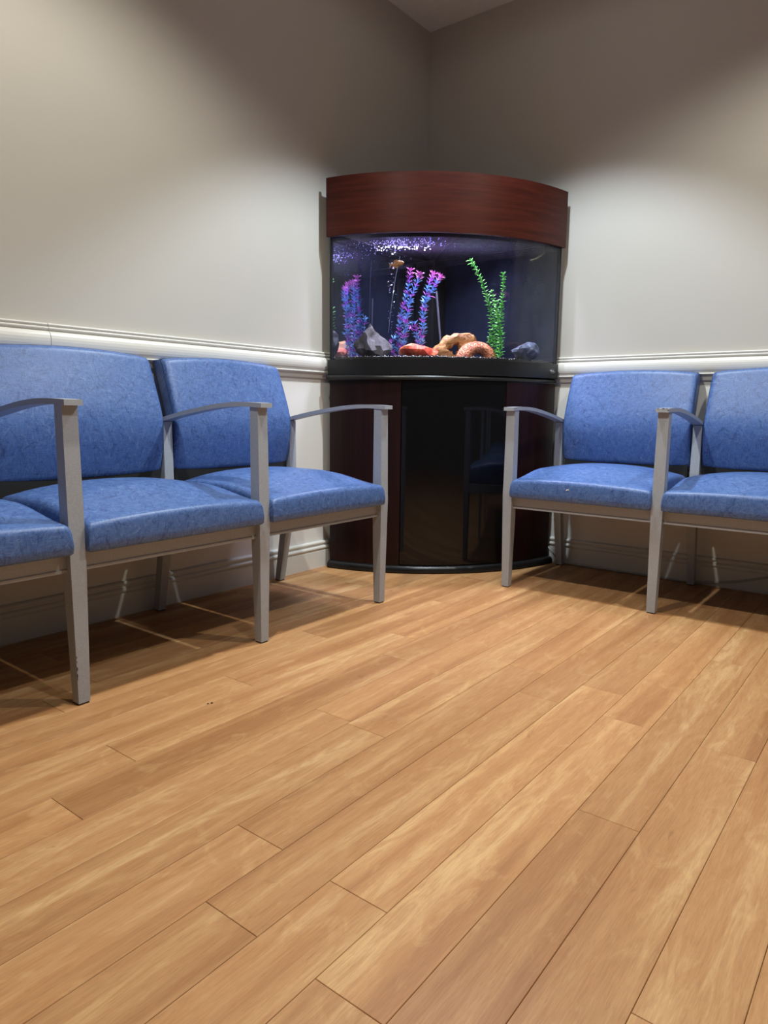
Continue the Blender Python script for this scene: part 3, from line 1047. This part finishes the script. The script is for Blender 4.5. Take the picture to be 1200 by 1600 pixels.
def plant(name, label, stems, plane_pt, style, seed, group):
    """stems: lists of photograph columns/rows followed in the upright plane across the view at plane_pt"""
    rr = random.Random(seed)
    root = empty(name, (plane_pt[0], plane_pt[1], GZ - .004))
    tag(root, label, 'plant', group)
    P0 = Vector((plane_pt[0], plane_pt[1], 0))
    lb = {}
    for si, (st_, depth) in enumerate(stems):
        pts = []
        for (px, py) in st_:
            d = rgt * ((px - 600) / FPX) - upv * ((py - 800) / FPX) + fwd
            t = (P0 + VD * depth - Vector((CAM.x, CAM.y, 0))).dot(VD) / d.dot(VD)
            pts.append(CAM + d * t)
        pts[0].z = GZ - .004
        for i, p in enumerate(pts):
            pts[i] = p + VD * rr.uniform(-.008, .008) * (i > 0)
        tall = st_[-1][1] < 450
        path = smooth_path(pts, 8)
        b = bmesh.new(); tube(b, path, 0.0014, 6)
        o = part('stem', b, 'stem' if style == 'green' else 'stem_blue', root); local(o, root)
        # whorls
        step = .0150 if style != 'green' else .0135
        acc, total = 0.0, sum((q - p).length for p, q in zip(path, path[1:]))
        run = 0.0
        ang = rr.uniform(0, 6)
        for p, q in zip(path, path[1:]):
            seg = (q - p).length
            while acc < seg:
                c = p + (q - p) * (acc / seg)
                ax_ = (q - p).normalized()
                f = (run + acc) / total
                a1 = ax_.orthogonal().normalized(); a2 = ax_.cross(a1)
                ang += 1.1
                if style == 'green':
                    nl, L, w = 4, .0235 * (1.0 - .30 * f) * rr.uniform(.85, 1.15), .0048
                    key = 'leaf_green'
                else:
                    nl, L, w = 7, .0245 * rr.uniform(.8, 1.15), .0030
                    cyc = (f * total / .052 + si * .37) % 1.0
                    key = 'leaf_purple' if cyc < .38 else 'leaf_blue'
                    if f > .93 and tall: key = 'leaf_pink'
                bb = lb.setdefault(key, bmesh.new())
                for k_ in range(nl):
                    th = ang + 2 * math.pi * k_ / nl + rr.uniform(-.35, .35)
                    dr = (a1 * math.cos(th) + a2 * math.sin(th)) * (.86 if style == 'green' else .80) + ax_ * (.45 if style == 'green' else .60)
                    leaf(bb, c + ax_ * rr.uniform(-.004, .004), (dr + ax_ * rr.uniform(-.25, .25)).normalized(), ax_, L * rr.uniform(.75, 1.15), w)
                acc += step
            acc -= seg
            run += seg
        if style != 'green' and tall:
            bb = lb.setdefault('leaf_pink', bmesh.new())
            c = path[-1]; ax_ = (path[-1] - path[-2]).normalized()
            a1 = ax_.orthogonal().normalized(); a2 = ax_.cross(a1)
            for k_ in range(8):
                th = k_ * math.pi / 4
                leaf(bb, c, ((a1 * math.cos(th) + a2 * math.sin(th)) * .8 + ax_ * .6).normalized(), ax_, .025, .0042)
    for key, bb in lb.items():
        o = link(key.split('_')[1] + '_leaves', mesh_of(bb, key), root, key); local(o, root)
        o['kind'] = 'stuff'
    return root
plant('aquarium_plant', 'bushy purple and blue plastic plant beside the grey rock in the aquarium',
      [([(622, 560), (623, 520), (630, 480), (637, 455), (641, 425)], 0.0), ([(628, 560), (632, 515), (641, 470), (650, 445), (655, 430)], -.02),
       ([(618, 560), (612, 540), (615, 528)], .0), ([(626, 560), (631, 530), (636, 505), (626, 492)], .02)],
      (.175, -.375), 'purple', 4, 'plastic plants in the aquarium')
plant('aquarium_plant', 'slim purple and blue plastic plant with pink tips, right of the bushier purple one',
      [([(640, 556), (653, 538), (659, 515), (661, 485), (667, 455), (676, 430)], 0.0), ([(659, 510), (664, 480), (672, 460), (680, 445), (687, 434)], -.012),
       ([(657, 520), (648, 505), (640, 512)], .01)],
      (.235, -.365), 'purple', 9, 'plastic plants in the aquarium')
plant('aquarium_plant', 'tall bright green plastic plant behind the orange coral arch',
      [([(773, 562), (770, 520), (764, 475), (752, 440), (742, 420), (734, 405)], 0.0), ([(780, 562), (781, 520), (784, 480), (786, 450), (787, 427)], -.015),
       ([(776, 562), (775, 520), (774, 485), (768, 455)], .02), ([(781, 562), (783, 530), (779, 500), (775, 470)], -.03), ([(768, 562), (766, 540), (767, 515)], .0)],
      (.490, -.225), 'green', 12, 'plastic plants in the aquarium')

# fish
def fish(px, py, x, L, label, mat='fish'):
    c = ray_at(px, py, 0, x)
    root = empty('fish', c)
    root.rotation_euler = (0, -.22, YR + .15)
    tag(root, label, 'fish')
    b = bmesh.new()
    n, m = 16, 12
    prof = [(0, .02), (.06, .10), (.15, .16), (.3, .215), (.45, .225), (.6, .18), (.75, .11), (.86, .06), (.92, .05)]
    def ph(f):
        for (a, x0), (c_, y0) in zip(prof, prof[1:]):
            if f <= c_:
                return x0 + (y0 - x0) * (f - a) / (c_ - a)
        return prof[-1][1]
    rings = []
    for i in range(n + 1):
        f = .92 * i / n
        h = ph(f) * L * .9
        rings.append([b.verts.new((L * (.5 - f), h * .42 * math.cos(2 * math.pi * j / m), h * math.sin(2 * math.pi * j / m))) for j in range(m)])
    for r0, r1 in zip(rings, rings[1:]):
        for j in range(m):
            b.faces.new((r0[j], r0[(j + 1) % m], r1[(j + 1) % m], r1[j]))
    b.faces.new(rings[0][::-1]); b.faces.new(rings[-1])
    link('body', mesh_of(b, 'body', True), root, mat)
    def fin(name, poly, th=.0006):
        b = bmesh.new(); prism(b, [(x_ * L, z_ * L) for x_, z_ in poly], lambda p, t: Vector((p[0], t, p[1])), -th, th)
        link(name, mesh_of(b, name), root, 'fin')
    fin('tail_fin', [(-.40, .04), (-.62, .17), (-.58, .0), (-.62, -.17), (-.40, -.04)])
    fin('dorsal_fin', [(.16, .17), (.02, .29), (-.20, .27), (-.28, .12), (-.1, .17)])
    fin('anal_fin', [(.10, -.18), (-.08, -.30), (-.32, -.20), (-.34, -.05), (-.1, -.17)])
    for s in (-1, 1):
        b = bmesh.new(); bmesh.ops.create_uvsphere(b, u_segments=8, v_segments=6, radius=L * .026)
        o = link('eye', mesh_of(b, 'eye', True), root, 'eye'); o.location = (L * .36, s * L * .052, L * .04)
fish(621, 412, .26, .052, 'tan and orange fish swimming above the purple plant')

# overflow tower in the back corner, clear riser tube, return elbow, air line with suction cups
b = bmesh.new(); box(b, G + .0055, G + .105, -G - .105, -G - .0055, GZ - .003, 1.275, .006)
ov = part('overflow_tower', b, 'black', None); tag(ov, 'black overflow tower in the back corner of the aquarium', 'filter')
b = bmesh.new()
for i in range(8):
    box(b, G + .018 + i * .0105, G + .0235 + i * .0105, -G - .1065, -G - .105, 1.215, 1.255)
part('slot', b, 'black_matte', ov)
b = bmesh.new(); tube(b, [ray_at(682, 455, 0, .215), ray_at(690, 556, 0, .235)], .0045, 10)
o = part('riser_tube', b, 'clear_tube', None); tag(o, 'slim grey upright tube between the plants in the aquarium', 'tube')
p0 = ray_at(846, 372, 1, -.10); p1 = ray_at(852, 388, 1, -.11); p2 = ray_at(842, 402, 1, -.14); p3 = ray_at(828, 408, 1, -.17)
b = bmesh.new(); tube(b, smooth_path([p0, p1, p2, p3], 6), .006, 10)
o = part('return_elbow', b, 'black', None); tag(o, 'dark bent return pipe near the water surface at right', 'pipe')
b = bmesh.new(); tube(b, smooth_path([ray_at(625, 400, 0, .12), ray_at(617, 440, 0, .11), ray_at(610, 490, 0, .10), ray_at(607, 520, 0, .10)], 6), .0009, 6)
al_ = part('air_line', b, 'clear_tube', None); tag(al_, 'thin pale line hanging behind the fish in the aquarium', 'tube')
for px, py, wh in ((605, 392, 'leftmost'), (643, 404, 'middle'), (670, 405, 'rightmost')):
    b = bmesh.new(); bmesh.ops.create_cone(b, cap_ends=True, segments=12, radius1=.006, radius2=.003, depth=.004)
    o = link('suction_cup', mesh_of(b, 'suction_cup', True), None, 'clear_tube')
    o.rotation_euler = (0, math.pi / 2, 0)
    o.location = ray_at(px, py, 0, G + .0075)
    tag(o, wh + ' of three small pale suction cups on the aquarium back glass', 'suction cup', 'suction cups on the back glass')

# surface specks stand in for glints of light; bubbles rise beside the plants
b = bmesh.new()
brng = random.Random(23)
def speck(c, r):
    vs = [b.verts.new(Vector(c) + Vector(d) * r) for d in octa]
    for f in of:
        b.faces.new([vs[i] for i in f])
n = 0
while n < 330:
    x, y = brng.gauss(.25, .105), brng.gauss(-.535, .07)
    if not inside(x, y, .004):
        continue
    speck((x, y, WZ - .002 - abs(brng.gauss(0, .004))), brng.uniform(.0010, .0027))
    n += 1
for n in range(70):
    z = brng.uniform(GZ + .01, WZ)
    speck((.165 + brng.gauss(0, .008), -.47 + brng.gauss(0, .008), z), brng.uniform(.0006, .0013))
o = part('bubbles_and_glints', b, 'bubble', None)
tag(o, 'white specks standing in for light sparkle on the water, air bubbles rising past the plant', 'bubbles', kind='stuff')

# ------------------------------------------------------------------ cord along the right baseboard, crumbs
b = bmesh.new()
cp = [(.66, -.030, .082), (.70, -.034, .045), (.735, -.026, .010), (.80, -.022, .0055), (.95, -.021, .0052), (1.1, -.021, .0052), (1.25, -.022, .0055),
      (1.36, -.024, .022), (1.45, -.022, .045), (1.56, -.020, .085), (1.66, -.012, .135), (1.74, -.008, .20)]
tube(b, smooth_path(cp, 8), .0038, 8)
o = part('power_cord', b, 'cord', None); tag(o, 'thin grey power cord running along the right baseboard under the bench', 'cord')
for i, (px, py, r) in enumerate(((325, 1100, .0022), (331, 1099, .0028))):
    p = ray_at(px, py, 2, 0)
    b = bmesh.new(); bmesh.ops.create_icosphere(b, subdivisions=1, radius=r)
    for v in b.verts: v.co.z = v.co.z * .5 + r * .5
    o = link('crumb', mesh_of(b, 'crumb'), None, 'crumb'); o.location = (p.x, p.y, 0)
    tag(o, ('smaller left' if i == 0 else 'larger right') + ' of two tiny dark crumbs on the floor before the left bench', 'crumb', 'crumbs on the floor')
